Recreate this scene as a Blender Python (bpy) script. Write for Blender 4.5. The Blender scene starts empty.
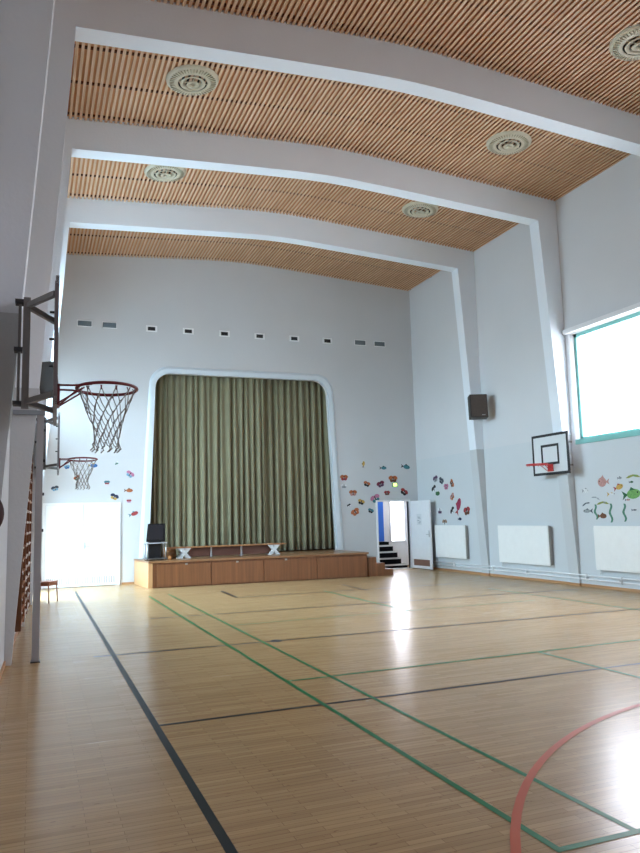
import bpy, bmesh, math, random
from mathutils import Vector, Matrix
from mathutils.geometry import tessellate_polygon

random.seed(7)
S = bpy.context.scene
COL = S.collection

# ---------------------------------------------------------------- camera, world, light, exposure
cam_d = bpy.data.cameras.new('camera')
cam = bpy.data.objects.new('camera', cam_d); COL.objects.link(cam)
cam_d.sensor_fit = 'HORIZONTAL'; cam_d.sensor_width = 36.0
cam_d.lens = 727.69 / 640 * 36.0
cam_d.clip_start = 0.05; cam_d.clip_end = 200
yaw, pitch, roll = 0.37695, 0.12292, -0.025425
cy, sy, cp, sp = math.cos(yaw), math.sin(yaw), math.cos(pitch), math.sin(pitch)
F = Vector((sy * cp, cy * cp, sp)); R0 = Vector((cy, -sy, 0)); U0 = R0.cross(F)
Rr = math.cos(roll) * R0 + math.sin(roll) * U0
Uu = -math.sin(roll) * R0 + math.cos(roll) * U0
M = Matrix((Rr, Uu, -F)).transposed().to_4x4()
M.translation = Vector((0, 0, 1.60))
cam.matrix_world = M
S.camera = cam
S.view_settings.view_transform = 'Standard'
S.view_settings.look = 'None'
S.view_settings.gamma = 1.0
S.view_settings.use_curve_mapping = False
S.view_settings.exposure = 2.17
S.cycles.max_bounces = 10
S.cycles.diffuse_bounces = 7
S.cycles.glossy_bounces = 4
S.cycles.use_denoising = True
S.cycles.sample_clamp_indirect = 8.0
S.cycles.caustics_reflective = False
S.cycles.caustics_refractive = False

w = bpy.data.worlds.new('sky'); S.world = w; w.use_nodes = True
wn = w.node_tree.nodes; wl_ = w.node_tree.links; bg = wn['Background']
SKY_UP, SKY_LOW, GROUND = 8.0, 6.0, 2.6     # bright overcast sky overhead, near the horizon, and the ground outside
wt = wn.new('ShaderNodeTexCoord'); wsx = wn.new('ShaderNodeSeparateXYZ'); wl_.new(wt.outputs['Generated'], wsx.inputs[0])
wr_ = wn.new('ShaderNodeValToRGB'); wmr = wn.new('ShaderNodeMapRange'); wmr.inputs[1].default_value = -1; wmr.inputs[2].default_value = 1
wl_.new(wsx.outputs[2], wmr.inputs[0]); wl_.new(wmr.outputs[0], wr_.inputs[0])
e = wr_.color_ramp.elements
e[0].position = 0.47; e[0].color = (GROUND / 10,) * 3 + (1,)
e[1].position = 0.53; e[1].color = (SKY_LOW / 10,) * 3 + (1,)
e2 = wr_.color_ramp.elements.new(0.85); e2.color = (SKY_UP / 10,) * 3 + (1,)
wmx = wn.new('ShaderNodeMapRange'); wmx.inputs[1].default_value = -0.3; wmx.inputs[2].default_value = 0.3; wl_.new(wsx.outputs[0], wmx.inputs[0])
wc = wn.new('ShaderNodeMix'); wc.data_type = 'RGBA'; wl_.new(wmx.outputs[0], wc.inputs[0])
wc.inputs[6].default_value = (0.52, 0.72, 0.87, 1)     # blue shade side of the sky (left)
wc.inputs[7].default_value = (1.02, 1.0, 1.13, 1)     # white side (right)
wml = wn.new('ShaderNodeMix'); wml.data_type = 'RGBA'; wml.blend_type = 'MULTIPLY'; wml.inputs[0].default_value = 1
wl_.new(wr_.outputs[0], wml.inputs[6]); wl_.new(wc.outputs[2], wml.inputs[7]); wl_.new(wml.outputs[2], bg.inputs[0])
bg.inputs[1].default_value = 10.0
w.cycles.sampling_method = 'AUTOMATIC'

def portal(loc, direction, sx, sy_):
    """marks a window opening for the sky light sampling (gives no light of its own)"""
    d = bpy.data.lights.new('window_portal', 'AREA'); d.shape = 'RECTANGLE'; d.size = sx; d.size_y = sy_; d.energy = 1
    d.cycles.is_portal = True
    o = bpy.data.objects.new('window_portal', d); COL.objects.link(o)
    o.location = loc; o.rotation_euler = Vector(direction).to_track_quat('-Z', 'Z').to_euler()
    return o

def area(name, loc, direction, sx, sy_, power, color):
    d = bpy.data.lights.new(name, 'AREA'); d.shape = 'RECTANGLE'; d.size = sx; d.size_y = sy_
    d.energy = power; d.color = color
    o = bpy.data.objects.new(name, d); COL.objects.link(o)
    o.location = loc
    o.rotation_euler = Vector(direction).to_track_quat('-Z', 'Y').to_euler()
    return o

# ---------------------------------------------------------------- measures
XR = 10.87                     # right wall
YF = 19.55                     # end wall with the stage
YB = -4.2                      # end wall behind the camera
def XL(y): return -0.265 + 0.033 * (y - 9.3)      # left wall
FR_Y = [-0.70, 2.63, 5.95, 9.30, 12.63, 15.95]    # portal frames
FT = 0.31                      # frame thickness
DADO = 3.22
def zc(x):                     # ceiling height
    t = (x - 5.35) / 5.4
    return 8.90 - 0.33 * (math.sqrt(t * t + 0.02) - 0.1414) / 0.86
def zb(x):                     # underside of beams
    t = (x - 5.35) / 5.4
    return 8.30 - 0.29 * (math.sqrt(t * t + 0.015) - 0.122) / 0.88

# ---------------------------------------------------------------- materials
def srgb(r, g, b):
    f = lambda c: ((c / 255 + 0.055) / 1.055) ** 2.4 if c > 10 else c / 255 / 12.92
    return (f(r), f(g), f(b), 1)

def mat(name, col, rough=0.6, metal=0.0, noise=0.0, nscale=8.0, bump=0.0, bscale=60.0, spec=0.5, coat=0.0):
    m = bpy.data.materials.new(name); m.use_nodes = True
    nt = m.node_tree; n = nt.nodes; l = nt.links; b = n['Principled BSDF']
    b.inputs['Base Color'].default_value = col
    b.inputs['Roughness'].default_value = rough
    b.inputs['Metallic'].default_value = metal
    b.inputs['Specular IOR Level'].default_value = spec
    b.inputs['Coat Weight'].default_value = coat
    tc = n.new('ShaderNodeTexCoord')
    if noise > 0:
        nz = n.new('ShaderNodeTexNoise'); nz.inputs['Scale'].default_value = nscale; nz.inputs['Detail'].default_value = 4
        l.new(tc.outputs['Object'], nz.inputs['Vector'])
        mr = n.new('ShaderNodeMapRange'); mr.inputs[3].default_value = 1 - noise; mr.inputs[4].default_value = 1 + noise
        mr.inputs[1].default_value = 0.25; mr.inputs[2].default_value = 0.75
        l.new(nz.outputs['Fac'], mr.inputs[0])
        mx = n.new('ShaderNodeVectorMath'); mx.operation = 'SCALE'
        mx.inputs[0].default_value = col[:3]; l.new(mr.outputs[0], mx.inputs['Scale'])
        l.new(mx.outputs[0], b.inputs['Base Color'])
    if bump > 0:
        nb = n.new('ShaderNodeTexNoise'); nb.inputs['Scale'].default_value = bscale
        l.new(tc.outputs['Object'], nb.inputs['Vector'])
        bp = n.new('ShaderNodeBump'); bp.inputs['Strength'].default_value = bump; bp.inputs['Distance'].default_value = 0.01
        l.new(nb.outputs['Fac'], bp.inputs['Height']); l.new(bp.outputs[0], b.inputs['Normal'])
    return m

def emit(name, col, strength):
    m = bpy.data.materials.new(name); m.use_nodes = True
    nt = m.node_tree; nt.nodes.clear()
    e = nt.nodes.new('ShaderNodeEmission'); e.inputs[0].default_value = col; e.inputs[1].default_value = strength
    o = nt.nodes.new('ShaderNodeOutputMaterial'); nt.links.new(e.outputs[0], o.inputs[0])
    return m

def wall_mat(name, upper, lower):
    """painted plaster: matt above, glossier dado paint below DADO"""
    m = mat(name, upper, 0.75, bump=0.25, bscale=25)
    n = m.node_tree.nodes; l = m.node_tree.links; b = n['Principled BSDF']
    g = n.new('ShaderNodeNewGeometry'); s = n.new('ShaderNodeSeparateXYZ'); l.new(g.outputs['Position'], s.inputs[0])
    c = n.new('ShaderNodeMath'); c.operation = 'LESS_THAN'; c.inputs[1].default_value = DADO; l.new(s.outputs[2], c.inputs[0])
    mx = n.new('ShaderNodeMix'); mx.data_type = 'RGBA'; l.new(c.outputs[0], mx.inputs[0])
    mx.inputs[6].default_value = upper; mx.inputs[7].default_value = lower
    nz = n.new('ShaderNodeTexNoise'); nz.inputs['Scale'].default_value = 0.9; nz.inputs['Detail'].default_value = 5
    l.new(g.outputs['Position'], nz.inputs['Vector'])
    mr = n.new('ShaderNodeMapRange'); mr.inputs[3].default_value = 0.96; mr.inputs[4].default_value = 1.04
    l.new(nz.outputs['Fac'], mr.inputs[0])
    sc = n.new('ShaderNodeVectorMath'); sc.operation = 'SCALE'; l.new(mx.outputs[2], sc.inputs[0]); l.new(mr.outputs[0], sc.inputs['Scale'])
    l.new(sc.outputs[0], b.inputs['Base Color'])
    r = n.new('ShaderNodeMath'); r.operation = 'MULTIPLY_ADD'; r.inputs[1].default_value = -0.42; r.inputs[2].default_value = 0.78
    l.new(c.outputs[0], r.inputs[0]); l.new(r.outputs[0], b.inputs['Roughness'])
    return m

def wood_mat(name, c1, c2, axis='Z', scale=6.0, rough=0.4, stretch=0.06):
    m = bpy.data.materials.new(name); m.use_nodes = True
    n = m.node_tree.nodes; l = m.node_tree.links; b = n['Principled BSDF']
    g = n.new('ShaderNodeTexCoord'); mp = n.new('ShaderNodeMapping')
    sc = {'X': (stretch, 1, 1), 'Y': (1, stretch, 1), 'Z': (1, 1, stretch)}[axis]
    mp.inputs['Scale'].default_value = sc; l.new(g.outputs['Object'], mp.inputs[0])
    nz = n.new('ShaderNodeTexNoise'); nz.inputs['Scale'].default_value = scale * 4; nz.inputs['Detail'].default_value = 5
    nz.inputs['Roughness'].default_value = 0.65
    l.new(mp.outputs[0], nz.inputs['Vector'])
    cr = n.new('ShaderNodeValToRGB'); cr.color_ramp.elements[0].position = 0.3; cr.color_ramp.elements[1].position = 0.7
    cr.color_ramp.elements[0].color = c1; cr.color_ramp.elements[1].color = c2
    l.new(nz.outputs['Fac'], cr.inputs[0]); l.new(cr.outputs[0], b.inputs['Base Color'])
    b.inputs['Roughness'].default_value = rough
    return m

def floor_mat():
    m = bpy.data.materials.new('lacquered_parquet'); m.use_nodes = True
    n = m.node_tree.nodes; l = m.node_tree.links; b = n['Principled BSDF']
    g = n.new('ShaderNodeTexCoord')
    br = n.new('ShaderNodeTexBrick'); l.new(g.outputs['Object'], br.inputs['Vector'])
    br.inputs['Color1'].default_value = (0.485, 0.325, 0.158, 1)
    br.inputs['Color2'].default_value = (0.39, 0.25, 0.118, 1)
    br.inputs['Mortar'].default_value = (0.25, 0.15, 0.075, 1)
    br.inputs['Scale'].default_value = 1.0; br.inputs['Mortar Size'].default_value = 0.0016
    br.inputs['Brick Width'].default_value = 0.48; br.inputs['Row Height'].default_value = 0.048
    br.inputs['Bias'].default_value = 0.0; br.offset = 0.37
    mp = n.new('ShaderNodeMapping'); mp.inputs['Scale'].default_value = (0.5, 9, 1); l.new(g.outputs['Object'], mp.inputs[0])
    nz = n.new('ShaderNodeTexNoise'); nz.inputs['Scale'].default_value = 3.0; nz.inputs['Detail'].default_value = 6
    l.new(mp.outputs[0], nz.inputs['Vector'])
    mr = n.new('ShaderNodeMapRange'); mr.inputs[1].default_value = 0.3; mr.inputs[2].default_value = 0.7
    mr.inputs[3].default_value = 0.9; mr.inputs[4].default_value = 1.1; l.new(nz.outputs['Fac'], mr.inputs[0])
    sc = n.new('ShaderNodeVectorMath'); sc.operation = 'SCALE'
    l.new(br.outputs['Color'], sc.inputs[0]); l.new(mr.outputs[0], sc.inputs['Scale'])
    # small scuffs and knots
    mp2 = n.new('ShaderNodeMapping'); mp2.inputs['Scale'].default_value = (1.0, 3.2, 1); mp2.inputs['Rotation'].default_value = (0, 0, 0.25)
    l.new(g.outputs['Object'], mp2.inputs[0])
    vz = n.new('ShaderNodeTexNoise'); vz.inputs['Scale'].default_value = 9; vz.inputs['Detail'].default_value = 4; vz.inputs['Roughness'].default_value = 0.7
    l.new(mp2.outputs[0], vz.inputs['Vector'])
    cr = n.new('ShaderNodeMapRange'); cr.inputs[1].default_value = 0.63; cr.inputs[2].default_value = 0.68
    cr.inputs[3].default_value = 0.0; cr.inputs[4].default_value = 0.6; l.new(vz.outputs['Fac'], cr.inputs[0])
    mx = n.new('ShaderNodeMix'); mx.data_type = 'RGBA'; l.new(cr.outputs[0], mx.inputs[0])
    l.new(sc.outputs[0], mx.inputs[6]); mx.inputs[7].default_value = (0.16, 0.075, 0.04, 1)
    l.new(mx.outputs[2], b.inputs['Base Color'])
    rn = n.new('ShaderNodeTexNoise'); rn.inputs['Scale'].default_value = 2.5; rn.inputs['Detail'].default_value = 6
    l.new(mp.outputs[0], rn.inputs['Vector'])
    rr = n.new('ShaderNodeMapRange'); rr.inputs[3].default_value = 0.20; rr.inputs[4].default_value = 0.30; l.new(rn.outputs['Fac'], rr.inputs[0])
    l.new(rr.outputs[0], b.inputs['Roughness'])
    bp = n.new('ShaderNodeBump'); bp.inputs['Strength'].default_value = 0.10; bp.inputs['Distance'].default_value = 0.004
    l.new(nz.outputs['Fac'], bp.inputs['Height']); l.new(bp.outputs[0], b.inputs['Normal'])
    b.inputs['IOR'].default_value = 1.45; b.inputs['Specular IOR Level'].default_value = 0.27
    return m

WHITE = wall_mat('painted_wall', (0.66, 0.665, 0.68, 1), (0.61, 0.635, 0.655, 1))
ENDW = wall_mat('painted_end_wall', (0.60, 0.60, 0.61, 1), (0.60, 0.603, 0.612, 1))
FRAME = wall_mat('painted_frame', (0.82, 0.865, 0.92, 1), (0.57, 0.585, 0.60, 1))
FLOOR = floor_mat()
SLAT = wood_mat('ceiling_slat_lit_face', (0.58, 0.36, 0.20, 1), (0.80, 0.57, 0.39, 1), 'Y', 3, 0.5)  # slat underside, colour lightened as if catching the light
SLATS = wood_mat('ceiling_slat_shaded_side', (0.40, 0.15, 0.055, 1), (0.54, 0.24, 0.10, 1), 'Y', 3, 0.6)  # same slats, colour darkened to put shade on their sides
BATTEN = mat('ceiling_batten_wood', (0.14, 0.045, 0.02, 1), 0.7)
BACKING = mat('ceiling_board_brown', (0.66, 0.31, 0.14, 1), 0.9)
BASEW = wood_mat('baseboard_wood', (0.40, 0.19, 0.08, 1), (0.52, 0.27, 0.12, 1), 'Y')
WPAINT = mat('white_paint', (0.80, 0.80, 0.81, 1), 0.4, noise=0.03)
DOORW = mat('white_door_paint', (0.82, 0.82, 0.83, 1), 0.35, noise=0.02)
RAD = mat('radiator_enamel', (0.88, 0.87, 0.85, 1), 0.35, noise=0.02)
RADG = mat('radiator_grille', (0.33, 0.31, 0.29, 1), 0.5)
BLACK = mat('black_paint', (0.012, 0.012, 0.014, 1), 0.45)
BLKGLOSS = mat('black_plastic', (0.010, 0.009, 0.010, 1), 0.55, noise=0.2, spec=0.2)
RED = mat('red_enamel', (0.17, 0.014, 0.020, 1), 0.4, noise=0.1)
REDB = mat('bright_red_enamel', (0.55, 0.03, 0.03, 1), 0.4)
STEEL = mat('grey_steel', (0.24, 0.225, 0.22, 1), 0.5, metal=0.0, noise=0.1)
DSTEEL = mat('dark_steel', (0.055, 0.055, 0.06, 1), 0.5, metal=0.3)
CHROME = mat('brushed_steel', (0.55, 0.55, 0.55, 1), 0.3, metal=0.9)
CORD = mat('net_cord', (0.30, 0.26, 0.23, 1), 0.9)
TEAL = mat('turquoise_window_paint', (0.20, 0.50, 0.47, 1), 0.5)
BROWNB = mat('brown_speaker_cloth', (0.085, 0.062, 0.052, 1), 0.8, noise=0.15, nscale=30)
BROWNC = mat('brown_speaker_cabinet', (0.035, 0.028, 0.024, 1), 0.6)
DIFF = mat('diffuser_enamel', (0.60, 0.54, 0.41, 1), 0.4, noise=0.06)
DIFFD = mat('diffuser_dark', (0.04, 0.045, 0.04, 1), 0.7)
STAGEW = wood_mat('stage_panel_wood', (0.155, 0.058, 0.022, 1), (0.27, 0.11, 0.045, 1), 'Z', 4, 0.35, 0.03)
STAGES = wood_mat('stage_side_wood', (0.50, 0.27, 0.12, 1), (0.60, 0.34, 0.16, 1), 'Z', 3, 0.4)
STAGET = wood_mat('stage_top_wood', (0.24, 0.115, 0.05, 1), (0.33, 0.165, 0.075, 1), 'X', 3, 0.3)
BENCHW = wood_mat('bench_wood', (0.30, 0.13, 0.05, 1), (0.42, 0.20, 0.08, 1), 'X', 3, 0.4)
BARW = wood_mat('wall_bar_wood', (0.14, 0.045, 0.016, 1), (0.26, 0.095, 0.035, 1), 'Z', 4, 0.35)
RUNG = mat('rung_wood', (0.24, 0.09, 0.03, 1), 0.3, noise=0.15)
CHAIRW = wood_mat('chair_wood', (0.25, 0.07, 0.035, 1), (0.35, 0.12, 0.06, 1), 'Z', 4, 0.4)
GREYM = mat('grey_vent_metal', (0.16, 0.19, 0.21, 1), 0.5)
POSTM = mat('grey_painted_steel', (0.34, 0.33, 0.34, 1), 0.5, noise=0.04)
BLUE = mat('blue_door_paint', (0.03, 0.17, 0.72, 1), 0.5)
DARKROOM = mat('dark_backstage', (0.05, 0.05, 0.05, 1), 0.9)
LBLACK = mat('court_line_black', (0.012, 0.02, 0.026, 1), 0.4, spec=0.2)
LGREEN = mat('court_line_green', (0.012, 0.17, 0.055, 1), 0.4, spec=0.2)
LRED = mat('court_line_red', (0.52, 0.10, 0.035, 1), 0.4, spec=0.2)
LTHIN = mat('court_line_dark', (0.014, 0.010, 0.014, 1), 0.4, spec=0.2)

def curtain_mat():
    m = mat('olive_velvet', (0.235, 0.215, 0.13, 1), 0.85, noise=0.08, nscale=3)
    m.node_tree.nodes['Principled BSDF'].inputs['Sheen Weight'].default_value = 0.25
    return m
CURT = curtain_mat()

# ---------------------------------------------------------------- mesh helpers
class MB:
    def __init__(self): self.v = []; self.f = []; self.mi = []; self.sm = []; self.mats = []
    def _m(self, m):
        if m not in self.mats: self.mats.append(m)
        return self.mats.index(m)
    def add(self, vs, fs, m=None, smooth=False, T=None):
        o = len(self.v); k = self._m(m) if m else 0
        for p in vs:
            p = Vector(p)
            if T is not None: p = T @ p
            self.v.append(tuple(p))
        for f in fs: self.f.append(tuple(i + o for i in f)); self.mi.append(k); self.sm.append(smooth)
        return self
    def box(self, x0, x1, y0, y1, z0, z1, m=None, T=None, b=0.0):
        if x0 > x1: x0, x1 = x1, x0
        if y0 > y1: y0, y1 = y1, y0
        if z0 > z1: z0, z1 = z1, z0
        if b > 0:
            bm = bmesh.new(); bmesh.ops.create_cube(bm, size=1)
            for v in bm.verts:
                v.co = Vector(((x0 + x1) / 2 + v.co.x * (x1 - x0), (y0 + y1) / 2 + v.co.y * (y1 - y0), (z0 + z1) / 2 + v.co.z * (z1 - z0)))
            bmesh.ops.bevel(bm, geom=bm.edges[:], offset=b, segments=2, affect='EDGES', profile=0.7)
            bm.verts.ensure_lookup_table()
            vs = [v.co.copy() for v in bm.verts]; fs = [[v.index for v in f.verts] for f in bm.faces]; bm.free()
            return self.add(vs, fs, m, False, T)
        vs = [(x0, y0, z0), (x1, y0, z0), (x1, y1, z0), (x0, y1, z0), (x0, y0, z1), (x1, y0, z1), (x1, y1, z1), (x0, y1, z1)]
        fs = [(0, 3, 2, 1), (4, 5, 6, 7), (0, 1, 5, 4), (1, 2, 6, 5), (2, 3, 7, 6), (3, 0, 4, 7)]
        return self.add(vs, fs, m, False, T)
    def hexa(self, p, m=None):      # 8 corners: bottom ring then top ring
        return self.add(p, [(0, 3, 2, 1), (4, 5, 6, 7), (0, 1, 5, 4), (1, 2, 6, 5), (2, 3, 7, 6), (3, 0, 4, 7)], m)
    def tube(self, pts, r, n=8, m=None, closed=False, caps=True):
        pts = [Vector(p) for p in pts]; N = len(pts); vs = []; fs = []
        rr = r if isinstance(r, (list, tuple)) else [r] * N
        up = None
        for i, p in enumerate(pts):
            if closed: t = (pts[(i + 1) % N] - pts[i - 1])
            else: t = pts[min(i + 1, N - 1)] - pts[max(i - 1, 0)]
            if t.length < 1e-9: t = Vector((0, 0, 1))
            t.normalize()
            if up is None:
                up = Vector((0, 0, 1)) if abs(t.z) < 0.9 else Vector((1, 0, 0))
            a = t.cross(up); 
            if a.length < 1e-6: a = t.cross(Vector((0.3, 1, 0.2)))
            a.normalize(); b = a.cross(t).normalized(); up = b
            for k in range(n):
                th = 2 * math.pi * k / n
                vs.append(p + (a * math.cos(th) + b * math.sin(th)) * rr[i])
        segs = N if closed else N - 1
        for i in range(segs):
            j = (i + 1) % N
            for k in range(n):
                k2 = (k + 1) % n
                fs.append((i * n + k, i * n + k2, j * n + k2, j * n + k))
        if caps and not closed:
            fs.append(tuple(range(n))[::-1]); fs.append(tuple((N - 1) * n + k for k in range(n)))
        return self.add(vs, fs, m, n > 4)
    def bar(self, a, b, wx, wz, m=None):     # rectangular bar from a to b
        a = Vector(a); b = Vector(b); t = (b - a).normalized()
        up = Vector((0, 0, 1)) if abs(t.z) < 0.95 else Vector((0, 1, 0))
        s = t.cross(up).normalized(); u = s.cross(t).normalized()
        c = [(-1, -1), (1, -1), (1, 1), (-1, 1)]
        vs = [a + s * wx / 2 * i + u * wz / 2 * j for i, j in c] + [b + s * wx / 2 * i + u * wz / 2 * j for i, j in c]
        return self.hexa(vs, m)
    def lathe(self, prof, n=32, m=None, c=(0, 0, 0), T=None):
        vs = []; fs = []
        for r, z in prof:
            for k in range(n):
                a = 2 * math.pi * k / n
                vs.append((c[0] + r * math.cos(a), c[1] + r * math.sin(a), c[2] + z))
        for i in range(len(prof) - 1):
            for k in range(n):
                k2 = (k + 1) % n
                fs.append((i * n + k, i * n + k2, (i + 1) * n + k2, (i + 1) * n + k))
        return self.add(vs, fs, m, True, T)
    def prism(self, outline, holes, d0, d1, to3, m=None):
        """outline/holes 2D lists; to3(u, v, d) -> 3D; extruded from d0 to d1"""
        loops = [outline] + list(holes)
        allp = [p for lp in loops for p in lp]
        tri = tessellate_polygon([[Vector((p[0], p[1], 0)) for p in lp] for lp in loops])
        n = len(allp)
        vs = [to3(p[0], p[1], d0) for p in allp] + [to3(p[0], p[1], d1) for p in allp]
        fs = [tuple(t) for t in tri] + [tuple(i + n for i in reversed(t)) for t in tri]
        o = 0
        for lp in loops:
            L = len(lp)
            for i in range(L):
                j = (i + 1) % L
                fs.append((o + i, o + j, n + o + j, n + o + i))
            o += L
        return self.add(vs, fs, m)
    def build(self, name, m=None, parent=None, origin=None, recalc=True):
        me = bpy.data.meshes.new(name)
        v = self.v
        if origin is not None: v = [(p[0] - origin[0], p[1] - origin[1], p[2] - origin[2]) for p in v]
        me.from_pydata(v, [], self.f)
        if self.mats:
            for x in self.mats: me.materials.append(x)
            for p, k in zip(me.polygons, self.mi): p.material_index = k
        elif m: me.materials.append(m)
        for p, s in zip(me.polygons, self.sm): p.use_smooth = s
        if recalc:
            bm = bmesh.new(); bm.from_mesh(me); bmesh.ops.recalc_face_normals(bm, faces=bm.faces[:]); bm.to_mesh(me); bm.free()
        me.update()
        o = bpy.data.objects.new(name, me); COL.objects.link(o)
        if origin is not None and parent is None: o.location = origin
        if parent is not None: o.parent = parent
        return o

def tag(o, label=None, cat=None, group=None, kind=None):
    if label: o['label'] = label
    if cat: o['category'] = cat
    if group: o['group'] = group
    if kind: o['kind'] = kind
    return o
def thing(name, label, cat, loc=(0, 0, 0), rz=0.0, group=None):
    o = bpy.data.objects.new(name, None); COL.objects.link(o)
    o.empty_display_size = 0.1
    o.location = loc; o.rotation_euler = (0, 0, rz)
    return tag(o, label, cat, group)
def struct(o): o['kind'] = 'structure'; return o
def copy_tree(o, parent=None):
    c = o.copy(); COL.objects.link(c); c.parent = parent
    for ch in [x for x in S.objects if x.parent == o]: copy_tree(ch, c)
    return c
def kids(o): return [x for x in S.objects if x.parent == o]

# ================================================================= STRUCTURE
# ---- floor
fl = MB().add([(XL(YB) - 0.4, YB - 0.2, 0), (XR + 1.0, YB - 0.2, 0), (XR + 1.0, 22.4, 0), (-0.3, 22.4, 0),
               (XL(YB) - 0.4, YB - 0.2, -0.1), (XR + 1.0, YB - 0.2, -0.1), (XR + 1.0, 22.4, -0.1), (-0.3, 22.4, -0.1)],
              [(0, 1, 2, 3), (4, 7, 6, 5), (0, 4, 5, 1), (1, 5, 6, 2), (2, 6, 7, 3), (3, 7, 4, 0)]).build('floor', FLOOR)
struct(fl)
def line(x0, y0, x1, y1, wd, m, z=0.0012, label=None):
    a = Vector((x0, y0)); b = Vector((x1, y1)); t = (b - a).normalized(); s = Vector((-t.y, t.x)) * wd / 2
    q = [a - s, b - s, b + s, a + s]
    o = MB().add([(p.x, p.y, z) for p in q], [(0, 1, 2, 3)]).build('court_line', m, fl)
    if label: o['label'] = label
    return o
line(0.912, -3.0, 0.975, 18.3, 0.056, LBLACK, 0.0010, 'long dark blue-black side line')
line(0.93, 6.03, 10.6, 6.10, 0.046, LTHIN, 0.0014, 'thin black cross line nearest the camera')
line(0.72, 9.36, 10.6, 9.24, 0.056, LTHIN, 0.0014, 'thin black cross line across the middle')
line(1.85, 12.47, 10.4, 12.15, 0.06, LTHIN, 0.0014, 'thin dark cross line before the stage')
line(3.95, 14.76, 9.0, 14.62, 0.06, LTHIN, 0.0014)
line(3.93, 14.78, 3.97, 16.3, 0.07, LTHIN, 0.0018)
line(6.72, 14.5, 6.80, 16.0, 0.05, LTHIN, 0.0018)
line(2.36, 3.00, 2.355, 16.1, 0.042, LGREEN, 0.0020, 'green outer side line')
line(2.84, 3.00, 2.80, 16.3, 0.038, LGREEN, 0.0020, 'green inner side line')
line(2.34, 3.02, 8.5, 3.02, 0.045, LGREEN, 0.0023, 'green end line')
line(2.36, 7.02, 8.5, 7.15, 0.044, LGREEN, 0.0023, 'green cross line')
line(5.42, 3.02, 5.41, 7.08, 0.042, LGREEN, 0.0026)
line(5.88, 11.1, 5.90, 14.9, 0.05, LGREEN, 0.0020)
line(2.80, 11.0, 8.5, 11.1, 0.030, LGREEN, 0.0017)
line(8.99, 7.1, 8.99, 13.3, 0.045, LGREEN, 0.0020)
# red arc
N = 72; cx, cyy, rad = 5.665, 0.72, 4.228 * 0.84
q = [(4.67, 4.829), (4.032, 4.627), (3.489, 4.327), (3.109, 4.084), (2.809, 3.849), (2.538, 3.576), (2.36, 3.347), (2.16, 3.081)]
vs = []; fs = []
A = Vector((5.665, 0.719)); RA = 4.228
for i in range(N + 1):
    a = math.radians(60 + 230 * i / N)
    for r in (RA - 0.025, RA + 0.025): vs.append((A.x + r * math.cos(a), A.y + r * math.sin(a), 0.0030))
for i in range(N): fs.append((2 * i, 2 * i + 1, 2 * i + 3, 2 * i + 2))
MB().add(vs, fs).build('court_line', LRED, fl)['label'] = 'broad red arc'
MB().lathe([(0.0, 0.003), (0.05, 0.003), (0.052, 0.0045), (0.075, 0.0045), (0.08, 0.0)], 24, None, (3.0, 9.33, 0)).build('socket_cover', DSTEEL, fl)

# ---- ceiling: felt backing with timber slats running lengthwise, bay by bay
def xsamples(x0, x1, n=28): return [x0 + (x1 - x0) * i / n for i in range(n + 1)]
bounds = [YB] + [v for y in FR_Y for v in (y, y + FT)] + [YF + 0.02]
cx0 = XL(YB) - 0.05
b = MB(); xs = xsamples(cx0, XR + 0.05, 36)
for i in range(36):
    a, c = xs[i], xs[i + 1]
    b.hexa([(a, YB - .1, zc(a) + .026), (c, YB - .1, zc(c) + .026), (c, YF + .3, zc(c) + .026), (a, YF + .3, zc(a) + .026),
            (a, YB - .1, zc(a) + .15), (c, YB - .1, zc(c) + .15), (c, YF + .3, zc(c) + .15), (a, YF + .3, zc(a) + .15)])
ceil = struct(b.build('ceiling', BACKING))
pitch_ = 0.085
for k in range(0, len(bounds) - 1, 2):
    y0, y1 = bounds[k], bounds[k + 1]
    if y1 < 5.0: continue
    b = MB(); x = XL(y0) + 0.02
    while x < XR - 0.02:
        z = zc(x)
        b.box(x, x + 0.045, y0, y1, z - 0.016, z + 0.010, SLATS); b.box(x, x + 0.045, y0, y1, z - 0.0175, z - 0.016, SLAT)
        x += pitch_
    o = b.build('slat_panel', None, ceil)
    b = MB()
    for yy in ([y0 + 0.12, y0 + 0.98, y0 + 1.92, y1 - 0.12] if y1 - y0 > 2.5 else [y0 + .2, y1 - .2]):
        for i in range(36):
            a, c = xs[i], xs[i + 1]
            b.hexa([(a, yy - .022, zc(a) + .002), (c, yy - .022, zc(c) + .002), (c, yy + .022, zc(c) + .002), (a, yy + .022, zc(a) + .002),
                    (a, yy - .025, zc(a) + .026), (c, yy - .025, zc(c) + .026), (c, yy + .025, zc(c) + .026), (a, yy + .025, zc(a) + .026)])
    b.build('batten', BATTEN, ceil)
# felt panels for the two bays behind the camera carry the same slats in one coarser sheet
b = MB(); x = cx0 + 0.05
while x < XR - 0.05:
    b.box(x, x + 0.09, YB, 5.0, zc(x) - 0.012, zc(x) + 0.012); x += 0.17
b.build('slat_panel', SLAT, ceil)

# ---- walls
def flatbox(name, m, *boxes, parent=None):
    b = MB()
    for q in boxes: b.box(*q)
    return b.build(name, m, parent)

# right wall with high windows in four bays (openings cut)
WZ0, WZ1 = 3.08, 5.42
wins = [(9.72, 12.46), (6.38, 9.12)]
outer = [(YB, 0), (YF + .1, 0), (YF + .1, 8.95), (YB, 8.95)]
holes = [[(a, WZ0), (c, WZ0), (c, WZ1), (a, WZ1)] for a, c in wins]
wr = struct(MB().prism(outer, holes, XR, XR + 0.28, lambda u, v, d: (d, u, v)).build('wall_right', WHITE))

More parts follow.
